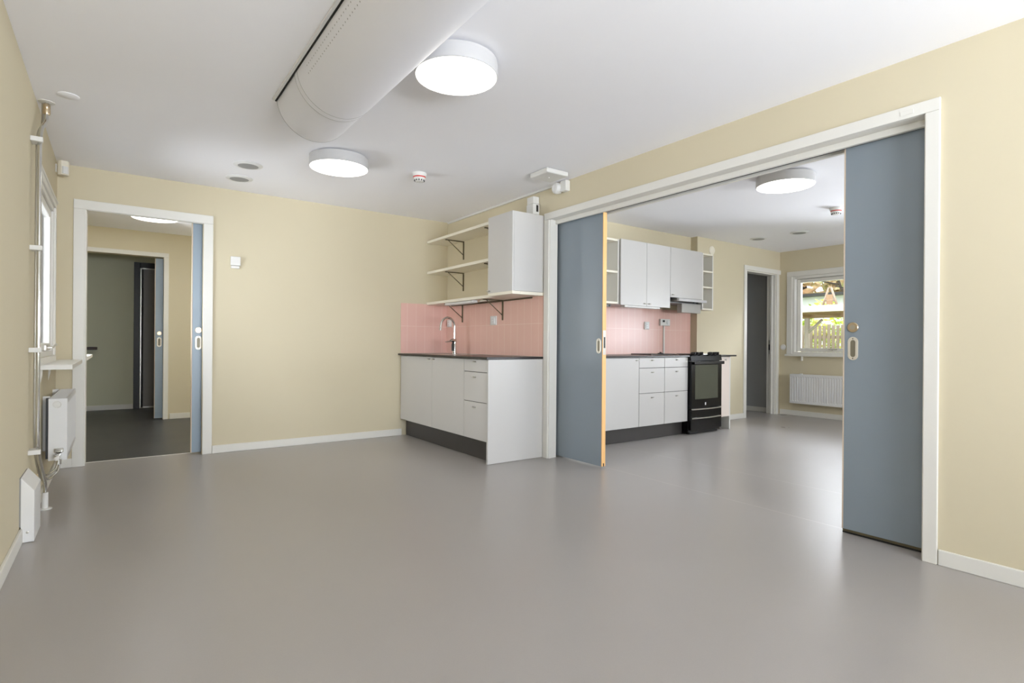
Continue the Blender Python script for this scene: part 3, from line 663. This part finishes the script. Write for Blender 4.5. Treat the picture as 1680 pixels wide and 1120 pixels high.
# ------------------------------------------------------------------ kitchen beyond the opening
FY = 3.872; KZ0, KZ1 = .158, .876
def kfront(n, mt, x0, x1, z0, z1, par, hx=None, hz=None, y=FY):
    d_ = box(n, mt, x0, x1, y, y+.018, z0, z1, par, .0012)
    if hx is not None: pull(hx, y, hz, 'y', d_)
    return d_
t = thing('base_cabinet', 'white one door kitchen base cabinet beside the wooden door edge', 'kitchen cabinet', (4.2, 4.1, 0))
MB().box(3.84, 4.424, FY+.0185, YK0-.001, KZ0, .878).build('carcass', 'cabside', t); kfront('door', 'cab', 3.845, 4.422, KZ0, KZ1, t, 4.388, .851)
for i, (x0, x1, hx, lab) in enumerate(((4.427, 4.832, 4.63, 'white three drawer kitchen cabinet, the one farther from the black stove'), (4.836, 5.236, 5.037, 'white three drawer kitchen cabinet right beside the black stove'))):
    t = thing('drawer_cabinet', lab, 'kitchen cabinet', ((x0+x1)/2, 4.1, 0), 'white three drawer cabinets in the kitchen')
    MB().box(x0, x1, FY+.0185, YK0-.001, KZ0, .878).build('carcass', 'cabside', t); MB().box(x0+.004, x1-.004, FY+.008, FY+.018, KZ0+.01, .87).build('drawer_gap', 'kick', t)
    for (z0, z1, hz) in ((KZ0, .500, .455), (.505, .766, .723), (.772, KZ1, .851)): kfront('drawer_front', 'cab', x0+.001, x1-.001, z0, z1, t, hx, hz, FY-.0005)
t_ = box('base_cabinet', 'cabside', 3.375, 3.838, FY+.002, YK0-.001, 0.0, .878, bevel=.002); tag(t_, 'plain white kitchen end unit hidden behind the left sliding door', 'kitchen cabinet')
t_ = box('plinth', 'kick', 3.84, 5.236, 3.945, 3.961, .002, .156, bevel=.001); tag(t_, 'long dark plinth board under the kitchen base cabinets left of the stove', 'plinth')
t_ = box('worktop', 'top', 3.37, 5.238, 3.848, YK0-.009, .881, .9005, bevel=.0015); tag(t_, 'thin black kitchen worktop left of the stove', 'worktop')
t_ = box('backsplash', 'tilea', 3.37, 6.05, YK0-.008, YK0-.0005, .9012, 1.455); tag(t_, 'pink tiled panel on the kitchen wall behind the stove', 'backsplash')
# drain board on the worktop
t = thing('sink_cover', 'flat dark sink tray with a small knob on the kitchen worktop', 'sink tray', (5.1, 4.2, .9))
MB().box(4.86, 5.22, 4.08, 4.38, .9008, .912).build('tray', 'kick', t, bevel=.003); MB().lathe((5.07, 4.12, .912), 'z', [(.035, 0), (.033, .008), (.012, .012), (.012, .02), (0, .022)], 24).build('knob', 'blackm', t)
# end cabinet right of the stove
t = thing('base_cabinet', 'narrow pinkish white cabinet with a steel knob right of the stove', 'kitchen cabinet', (5.96, 4.1, 0))
MB().box(5.862, 6.034, FY+.0185, YK-.002, KZ0, .878).build('carcass', 'cabside', t)
d_ = kfront('door', mat('warm_white_laminate', (228, 216, 206), .35), 5.862, 6.05, KZ0, KZ1, t)
MB().lathe((5.95, FY, .842), 'y', [(.006, 0), (.006, -.012), (.012, -.016), (.012, -.022), (0, -.023)], 18).build('knob', 'steel', d_)
MB().box(5.845, 5.95, 3.935, 3.951, .002, .156).build('plinth_piece', 'kick', t)
t_ = box('end_panel', 'cabside', 6.0515, 6.07, FY, YK-.003, .002, .879, bevel=.001); tag(t_, 'white end panel at the right end of the kitchen units', 'end panel')
t_ = MB().box(5.838, 6.16, 3.848, YK-.001, .881, .9).build('worktop', 'top', bevel=.002); tag(t_, 'short black worktop piece right of the stove', 'worktop')
# stove
SX0, SX1, SY = 5.243, 5.832, 3.835
t = thing('stove', 'black freestanding stove with glass oven door in the kitchen', 'stove', ((SX0+SX1)/2, 4.1, 0))
MB().box(SX0, SX1, SY+.03, YK0-.02, .03, .895).build('body', 'black', t, bevel=.003)
MB().box(SX0+.005, SX1-.005, SY+.03, YK0-.02, .8955, .906).build('hob', 'black', t, bevel=.003)
for i, (x, y) in enumerate(((5.39, 4.0), (5.69, 4.0), (5.39, 4.27), (5.69, 4.27))): MB().lathe((x, y, .906), 'z', [(.085, 0), (.085, .003), (.08, .004), (0, .004)], 32).build('hotplate', 'blackm', t)
cp = MB(); cp.prism([(SY-.004, .838), (SY+.03, .838), (SY+.03, .906), (SY+.012, .906)], 'x', SX0, SX1); cp = cp.build('control_panel', 'black', t, bevel=.003)
for x in (5.285, 5.345, 5.43, 5.60, 5.675, 5.735):
    k = MB(); k.lathe((x, SY+.012, .917), 'y', [(.017, .014), (.020, 0), (.018, -.024), (.015, -.028), (0, -.028)], 22); k.box(x-.004, x+.004, SY-.026, SY+.010, .905, .937); k.build('control_knob', 'blackm', cp)
MB().box(5.47, 5.555, SY+.002, SY+.012, .906, .915).build('display', 'steel', cp, bevel=.002)
od = MB().box(SX0+.004, SX1-.004, SY-.005, SY+.029, .295, .83).build('oven_door', 'black', t, bevel=.006)
MB().box(SX0+.07, SX1-.085, SY-.0075, SY-.0052, .40, .79).build('oven_glass', 'oveng', od, bevel=.001)
b = MB(); b.box(SX0+.01, SX1-.01, SY-.045, SY-.03, .795, .832); b.box(SX0+.03, SX0+.05, SY-.03, SY-.005, .80, .825); b.box(SX1-.05, SX1-.03, SY-.03, SY-.005, .80, .825); b.build('door_handle', 'black', od, bevel=.006)
b = MB(); b.box(5.502, 5.519, SY-.0068, SY-.0052, .328, .358); b.build('logo_plate', 'metalw', od)
dw = MB().box(SX0+.004, SX1-.004, SY-.005, SY+.029, .05, .285).build('storage_drawer', 'black', t, bevel=.006)
def bow(z, par, n):
    b = MB(); P = [(SX0+.02+(SX1-SX0-.04)*k/12, SY-.010-.022*math.sin(PI*k/12), z) for k in range(13)]
    for a, c in zip(P, P[1:]):
        b.hexa([(a[0], a[1], z-.006), (c[0], c[1], z-.006), (c[0], c[1]+.012, z-.006), (a[0], a[1]+.012, z-.006), (a[0], a[1], z+.006), (c[0], c[1], z+.006), (c[0], c[1]+.012, z+.006), (a[0], a[1]+.012, z+.006)])
    b.build(n, 'steel', par, label='shiny curved edge bar')
bow(.288, od, 'lower_bar'); bow(.186, dw, 'drawer_bar')
b = MB(); b.box(SX0+.03, SX1-.03, SY+.035, SY+.05, .004, .05); b.build('kick_plate', 'blackm', t)
for x in (SX0+.05, SX1-.05):
    for y in (SY+.07, YK0-.08): MB().lathe((x, y, .0), 'z', [(.02, 0.0005), (.02, .01), (.01, .012), (.01, .031)], 14).build('foot', 'blackm', t)

# kitchen wall units
UY, UZ0, UZ1 = 4.115, 1.452, 2.150
t = thing('open_shelf_unit', 'open white shelf unit left of the kitchen wall cupboards beside the wooden door edge', 'shelf unit', (4.15, 4.28, UZ0))
MB().box(3.9, 4.392, YK0-.012, YK0-.001, UZ0, UZ1).build('back_panel', 'cabside', t)
MB().box(4.372, 4.390, UY+.02, YK0-.0125, UZ0, UZ1).build('side_panel', 'cabside', t); MB().box(3.9, 3.918, UY+.02, YK0-.0125, UZ0, UZ1).build('side_panel', 'cabside', t)
for z in (UZ1-.022, 1.785, UZ0): MB().box(3.9185, 4.3715, UY+.022, YK0-.0125, z, z+.022).build('shelf_board', 'shelf', t, bevel=.001)
t = thing('wall_cabinet', 'wide white two door kitchen wall cupboard above the pink tiles', 'wall cabinet', (4.82, 4.28, UZ0))
MB().box(4.405, 5.224, UY+.0185, YK0-.001, UZ0, UZ1).build('carcass', 'cab', t, bevel=.001)
for (x0, x1, hx) in ((4.400, 4.816, 4.782), (4.820, 5.226, 4.862)): kfront('door', 'cab', x0, x1, 1.445, 2.156, t, hx, 1.474, UY)
t = thing('wall_cabinet', 'white kitchen wall cupboard above the extractor hood', 'wall cabinet', (5.53, 4.28, 1.57))
MB().box(5.232, 5.834, UY+.0185, YK0-.001, 1.578, UZ1).build('carcass', 'cab', t, bevel=.001); kfront('door', 'cab', 5.231, 5.836, 1.572, 2.156, t, 5.272, 1.603, UY)
t = thing('open_shelf_unit', 'narrow open white three compartment shelf unit right of the extractor hood', 'shelf unit', (5.94, 4.22, UZ0))
MB().box(5.843, 6.055, YK-.016, YK-.004, UZ0, UZ1).build('back_panel', 'cabside', t)
for x in (5.840, 6.046): MB().box(x, x+.017, UY, YK-.0165, UZ0, UZ1).build('side_panel', 'cabside', t, bevel=.001)
for z in (UZ1-.02, 1.918, 1.722, UZ0): MB().box(5.8575, 6.0455, UY+.002, YK-.0165, z, z+.018).build('shelf_board', 'shelf', t, bevel=.001)
# extractor hood
t = thing('extractor_hood', 'slim steel fronted extractor hood under the kitchen wall cupboard', 'extractor hood', (5.53, 4.25, 1.5))
MB().box(5.236, 5.832, UY+.04, YK0-.01, 1.525, 1.571).build('body', 'blackm', t, bevel=.002)
MB().box(5.30, 5.832, 4.045, 4.075, 1.528, 1.560).build('front_strip', 'lamph', t, bevel=.003)
MB().box(5.29, 5.828, 4.0755, UY+.0395, 1.531, 1.556).build('pull_out_screen', 'steel', t)
MB().box(5.26, 5.81, UY+.06, YK0-.03, 1.513, 1.5248).build('filter', 'grille', t)
for x in (5.6, 5.66): MB().box(x, x+.03, 4.062, 4.072, 1.518, 1.5275).build('switch', 'blackm', t)
t_ = box('vent_box', mat('grey_ventilation_box', (170, 168, 162), .5, noise=.03), 5.47, 5.838, 4.135, 4.205, 1.405, 1.5125, bevel=.002); tag(t_, 'grey boxed duct under the extractor hood in front of the pink tiles', 'duct box')
# under cabinet lamp
t = thing('under_cabinet_lamp', 'slim white lamp under the wide kitchen wall cupboard', 'under cabinet lamp', (4.75, 4.16, 1.42))
MB().box(4.47, 5.06, 4.122, 4.18, 1.4245, 1.4445).build('housing', 'plastic', t, bevel=.005); MB().box(4.50, 5.03, 4.135, 4.168, 1.4225, 1.4242).build('diffuser', 'metalw', t)
t = thing('under_cabinet_plug', 'small white plug strip under the open kitchen shelf unit', 'plug strip', (4.3, 4.25, 1.43))
MB().box(4.12, 4.36, 4.22, 4.25, 1.425, 1.4515).build('strip', 'grille', t, bevel=.003)
for x in (4.15, 4.335): MB().lathe((x, 4.2195, 1.437), 'y', [(.011, 0), (.011, -.003), (0, -.003)], 16).build('plug', 'blackm', t)
# timer with conduit
t = thing('wall_timer', 'white digital timer with black display and cable conduit on the pink kitchen tiles', 'timer', (5.52, YK0, 1.25))
cv = MB().box(5.42, 5.60, YK0-.040, YK0-.008, 1.252, 1.335).build('cover', 'plastic', t, bevel=.006)
MB().box(5.457, 5.497, YK0-.0415, YK0-.0402, 1.296, 1.320).build('display', 'blackm', cv); MB().lathe((5.56, YK0-.040, 1.295), 'y', [(.027, 0), (.027, -.004), (.02, -.005), (0, -.005)], 28).build('socket_face', 'metalw', cv)
MB().box(5.498, 5.518, YK0-.024, YK0-.0082, .902, 1.2515).build('conduit', 'plastic', t, bevel=.003)

# ------------------------------------------------------------------ radiators
def radiator_x(label, xw, d, y0, y1, z0, z1, off, dep):
    """panel radiator on a wall x=xw; d = direction into the room"""
    t = thing('radiator', label, 'radiator', (xw, (y0+y1)/2, z0), 'white panel radiators')
    xf = xw + d*(off+dep)
    b = MB(); n = int(round((y1-y0)/.034)); p = (y1-y0)/n; pts = []
    # pressed front panel: profile along y
    for k in range(n):
        a = y0+k*p
        pts += [(a, 0), (a+p*.22, 0), (a+p*.36, .009), (a+p*.64, .009), (a+p*.78, 0)]
    pts.append((y1, 0))
    zs = [z0, z0+.03, z0+.042, z1-.042, z1-.03, z1]
    grid = []
    for i, z in enumerate(zs):
        grid.append([b.bm.verts.new((xf - d*(0 if i in (0, 1, 4, 5) else 1)*q, a, z)) for a, q in pts])
    for A, B in zip(grid, grid[1:]):
        for i in range(len(pts)-1): b.bm.faces.new((A[i], A[i+1], B[i+1], B[i]))
    o = b.build('front_panel', 'metalw', t)
    MB().box(xf-d*.012, xf-d*.024, y0+.003, y1-.003, z0+.004, z1-.004).build('water_panel', 'metalw', t)
    MB().box(xw+d*off, xw+d*(off+.012), y0+.01, y1-.01, z0+.01, z1-.01).build('back_panel', 'metalw', t)
    for (a, c, nm) in ((y0-.002, y0+.002, 'side_cover'), (y1-.002, y1+.002, 'side_cover')): MB().box(xw+d*off, xf, a, c, z0, z1).build(nm, 'metalw', t, bevel=.001)
    gr = MB(); gr.box(xf-d*.001, xf-d*.008, y0, y1, z1-.004, z1+.002); gr.box(xw+d*off, xw+d*(off+.006), y0, y1, z1-.004, z1+.002)
    y = y0+.01
    while y < y1-.004: gr.box(xw+d*(off+.006), xf-d*.008, y, y+.006, z1-.004, z1+.0015); y += .014
    gr.build('top_grille', 'metalw', t)
    for a in (y0+.12, y1-.12): MB().box(xw, xw+d*off, a-.015, a+.015, z0+.05, z1+.01).build('wall_bracket', 'metalw', t)
    return t
tl = radiator_x('white radiator with pipe valve under the left wall sill', XC, 1, 4.60, 5.50, .238, .635, .036, .095)
b = MB(); b.lathe((-.308, 4.598, .600), 'y', [(.022, 0), (.024, -.003), (.020, -.0045), (.017, -.002), (0, -.003)], 32); b.build('badge', 'plastic', tl, label='oval raised ring on the radiator end cover')
b = MB(); b.box(-.322, -.274, 4.575, 4.597, .292, .318); b.box(-.312, -.284, 4.47, 4.598, .262, .290); va = b.build('valve', 'chrome', tl, bevel=.003)
MB().lathe((-.298, 4.47, .275), 'y', [(.011, 0), (.013, -.01), (.013, -.03), (.0, -.034)], 20).build('valve_cap', 'plastic', va)
MB().lathe((-.293, 4.5, .25), 'z', [(.014, -.02), (.014, .012), (.01, .015)], 16).build('union_nut', 'chrome', va)
box('wall_bracket', 'blackm', XC+.022, XC+.035, 4.61, 4.66, .25, .64, tl, label='dark bracket behind the radiator end')
tk = radiator_x('white ribbed radiator under the kitchen window', XW, -1, 3.03, 4.13, .185, .605, .036, .07)

# ------------------------------------------------------------------ pipes on the left wall
def smooth(pts, n=6):
    P = [Vector(p) for p in pts]; out = [P[0]]
    for i in range(1, len(P)-1):
        a, b_, c = P[i-1], P[i], P[i+1]; r = min((a-b_).length, (c-b_).length)*.42
        s = b_+(a-b_).normalized()*r; e = b_+(c-b_).normalized()*r
        for k in range(n+1):
            u = k/n; out.append(s*(1-u)**2 + b_*2*u*(1-u) + e*u*u)
    out.append(P[-1]); return out
t = thing('heating_pipes', 'pair of thin bare steel heating pipes rising along the left wall', 'pipes', (-.35, 3.98, 0))
MB().tube(smooth([(-.341, 4.225, H), (-.341, 4.215, 2.30), (-.350, 3.985, 2.17), (-.350, 3.985, .40), (-.345, 4.20, .235), (-.342, 4.311, .15), (-.342, 4.311, .10)]), .0100, 14).build('pipe', 'chrome', t)
MB().tube(smooth([(-.362, 4.27, H), (-.362, 4.26, 2.29), (-.366, 4.035, 2.16), (-.368, 4.03, .41), (-.362, 4.22, .22), (-.342, 4.34, .145), (-.342, 4.335, .10)]), .0065, 12).build('pipe', 'steel', t)
MB().tube(smooth([(-.345, 4.20, .235), (-.335, 4.33, .200), (-.305, 4.47, .205), (-.292, 4.50, .26)]), .0065, 12).build('branch_pipe', 'chrome', t)
MB().tube(smooth([(-.345, 4.27, .200), (-.330, 4.36, .165), (-.296, 4.50, .185), (-.284, 4.53, .26)]), .0065, 12).build('branch_pipe', 'chrome', t)
b = MB(); b.lathe((-.341, 4.222, H-.075), 'z', [(.016, 0), (.018, .008), (.018, .028), (.015, .03), (.0175, .034), (.0175, .055), (.013, .062)], 18); b.build('coupling', 'brass', t)
b = MB(); b.lathe((-.341, 4.225, H), 'z', [(.04, 0), (.04, -.003), (.02, -.006)], 24); b.build('ceiling_plate', 'plastic', t)
for z in (2.115, 1.520, .960, .400):
    b = MB(); b.box(XC, -.334, 3.955, 3.983, z-.013, z+.013); b.box(XC, -.345, 3.984, 4.05, z-.012, z+.012); b.build('pipe_clip', 'plastic', t, bevel=.003)
MB().tube([(-.342, 4.312, .10), (-.342, 4.311, .004)], .0155, 18).build('floor_sleeve', 'plastic', t); MB().lathe((-.342, 4.311, .0005), 'z', [(.034, 0), (.034, .004), (.018, .006)], 24).build('floor_plate', 'plastic', t)
b = MB(); b.tube([(-.366, 4.13, .03), (-.366, 4.13, .25)], .0075, 10)
for k in range(9): b.lathe((-.366, 4.13, .05+k*.022), 'z', [(.0105, 0), (.0105, .009)], 10)
t_ = b.build('cable', 'brass'); tag(t_, 'short ribbed cable sleeve beside the white pipe sleeve at the left wall', 'cable')

# sloped end box of the skirting trunking
t = thing('pipe_cover_box', 'white sheet metal pipe cover with sloped top at the left wall baseboard', 'pipe cover', (-.36, 3.79, 0))
MB().prism([(XC+.006, .002), (-.330, .002), (-.330, .257), (XC+.006, .327)], 'y', 3.645, 3.925).build('cover', 'metalw', t, bevel=.002)
MB().lathe((-.356, 3.645, .052), 'y', [(.006, 0), (.006, -.002), (.003, -.003)], 14).build('screw', 'steel', t)
MB().box(XC, XC+.0058, 3.648, 3.922, .08, .322).build('back_plate', 'grille', t)

# small maker's marks on the casings' top corners (plain raised tabs)
t_ = box('casing_tab', 'white', XB-.0185, XB-.0162, 1.02, 1.075, 2.138, 2.158, bevel=.001); tag(t_, 'small rectangular white tab on the head casing at the top right of the opening', 'tab')

# ------------------------------------------------------------------ garden beyond the kitchen window
gr = MB().box(8.6, 60, -25, 40, -.5, -.4).build('ground', 'grass'); S(gr)
# pergola
t = thing('pergola', 'pale timber pergola standing in front of the picket fence', 'pergola', (11.9, 5, -.4))
MB().box(10.95, 11.07, 1.0, 9.5, 1.675, 1.80).build('front_beam', 'timberp', t, bevel=.006)
MB().box(13.0, 13.1, 1.0, 9.5, 1.66, 1.80).build('rear_beam', 'timbero', t, bevel=.006)
for k in range(13): MB().box(11.07, 13.5, 1.3+k*.62, 1.36+k*.62, 1.68, 1.765).build('rafter', 'timbero', t, bevel=.004)
MB().box(11.071, 13.45, 1.0, 9.5, 1.77, 1.79).build('roof_boards', 'timbero', t)
for y in (2.6, 6.36, 9.1): MB().box(13.0, 13.09, y-.045, y+.045, -.4, 1.66).build('post', 'timberp', t, bevel=.006)
for y in (5.9, ): MB().tube([(13.03, 6.38, 1.28), (13.03, 6.02, 1.62)], .03, 4).build('brace', 'timberp', t)
# A shaped trestle on the pergola roof
t = thing('wooden_trestle', 'small A shaped wooden trestle standing on the pergola roof', 'trestle', (11.25, 5.08, 1.79))
for s in (-1, 1): MB().tube([(11.25, 5.06+s*.13, 1.81), (11.25, 5.06+s*.02, 2.16)], .022, 4).build('leg', 'timber', t)
MB().tube([(11.25, 4.97, 1.91), (11.25, 5.15, 1.91)], .02, 4).build('crossbar', 'timber', t)
MB().box(11.235, 11.24, 5.0, 5.12, 1.83, 2.02).build('board', 'timbero', t)
# picket fence
t = thing('picket_fence', 'weathered timber picket fence behind the pergola', 'fence', (14, 5, -.4))
b = MB()
pk = []
for k in range(90):
    y = 1.5+k*.104; h = 1.53+random.uniform(-.02, .02)
    MB().box(14.0, 14.02, y, y+.068, -.4, h).build('picket', 'timber', t)
for z in (-.1, .55, 1.2): MB().box(14.021, 14.06, 1.4, 10.9, z, z+.07).build('rail', 'timber', t)
def foliage(name, label, cat, mt, clumps, n, s, seed, group=None, trunk=None, kind=None):
    random.seed(seed); b = MB()
    for (c, r) in clumps:
        for _ in range(n):
            a = random.uniform(0, 2*PI); u = random.uniform(-1, 1); q = random.uniform(.5, 1)**.5
            p = Vector((c[0]+r[0]*q*math.cos(a)*math.sqrt(1-u*u), c[1]+r[1]*q*math.sin(a)*math.sqrt(1-u*u), c[2]+r[2]*q*u))
            d1 = Vector((random.gauss(0, 1), random.gauss(0, 1), random.gauss(0, 1))).normalized(); d2 = d1.orthogonal().normalized()*.55
            k = s*random.uniform(.6, 1.3)
            vs = [b.bm.verts.new(p+d1*k), b.bm.verts.new(p+d2*k), b.bm.verts.new(p-d1*k), b.bm.verts.new(p-d2*k)]; b.bm.faces.new(vs)
    if trunk is None:
        o = b.build(name, mt); tag(o, label, cat, group, kind)
        return o
    t = thing(name, label, cat, trunk[0][0], group); b.build('crown', mt, t)
    tb = MB()
    for (pp, rr) in trunk[1]: tb.tube(pp, rr, 8)
    tb.build('trunk', 'bark', t); return t
foliage('hedge', 'yellow green clipped hedge seen above the pergola beam', 'hedge', 'hedge', [((16.5, 2+1.1*k, 1.35), (.7, .9, 1.06)) for k in range(10)], 420, .09, 1)
foliage('bush', 'yellow leafed bush rising behind the picket fence near the pale post', 'bush', 'bush', [((14.55, 6.9, .75), (.35, .5, .95)), ((14.5, 6.75, .9), (.3, .4, .8))], 420, .06, 2)
foliage('bush', 'yellow leafed bush over the middle of the picket fence', 'bush', 'bush', [((14.5, 5.65, .8), (.32, .45, .92)), ((14.55, 5.1, .6), (.35, .5, 1.05))], 420, .06, 3)
foliage('tree', 'dense orange and green tree behind the white house', 'tree', 'tree', [((31, 15.5, 5.4), (2.6, 3.4, 2.8)), ((31, 12, 4.6), (2, 2, 1.9))], 1500, .32, 5, trunk=[[(31, 15, -.4)], [([(31, 15, -.4), (31, 15.1, 3), (31, 15.4, 5)], [.3, .22, .1])]])
foliage('tree', 'sparse tree with bare dark branches at the right of the kitchen window', 'tree', 'tree2', [((17.5, 7.9, 3.25), (.6, .9, .32)), ((17.5, 7.0, 3.5), (.6, .9, .5))], 260, .055, 6,
        trunk=[[(17.6, 6.2, -.4)], [([(17.6, 6.2, -.4), (17.6, 6.5, 1.6), (17.5, 7.1, 2.45), (17.5, 7.55, 2.72), (17.5, 7.66, 3.1), (17.4, 7.9, 3.3)], [.14, .11, .06, .04, .035, .02]), ([(17.5, 7.6, 2.85), (17.5, 8.1, 3.0), (17.5, 8.6, 3.3)], [.03, .02, .01])]])
# white house
t = thing('house', 'white rendered house with a dark roof edge beyond the hedge', 'house', (24, 10, -.4))
MB().box(22, 28, -2, 20, -.4, 2.95).build('wall', 'render', t); 
MB().hexa([(21.6, -2.3, 2.93), (28.4, -2.3, 2.93), (28.4, 20.3, 2.93), (21.6, 20.3, 2.93), (21.6, -2.3, 3.03), (28.4, -2.3, 3.03), (28.4, 20.3, 3.03), (21.6, 20.3, 3.03)]).build('roof', 'roof', t)
t_ = MB().tube([(13.6, 6.0, 2.42), (13.6, 5.4, 2.25), (13.6, 4.6, 2.18), (13.6, 1.6, 2.4)], .012, 8).build('garden_cable', 'dark'); tag(t_, 'thin dark cable hanging across the garden above the pergola', 'cable')
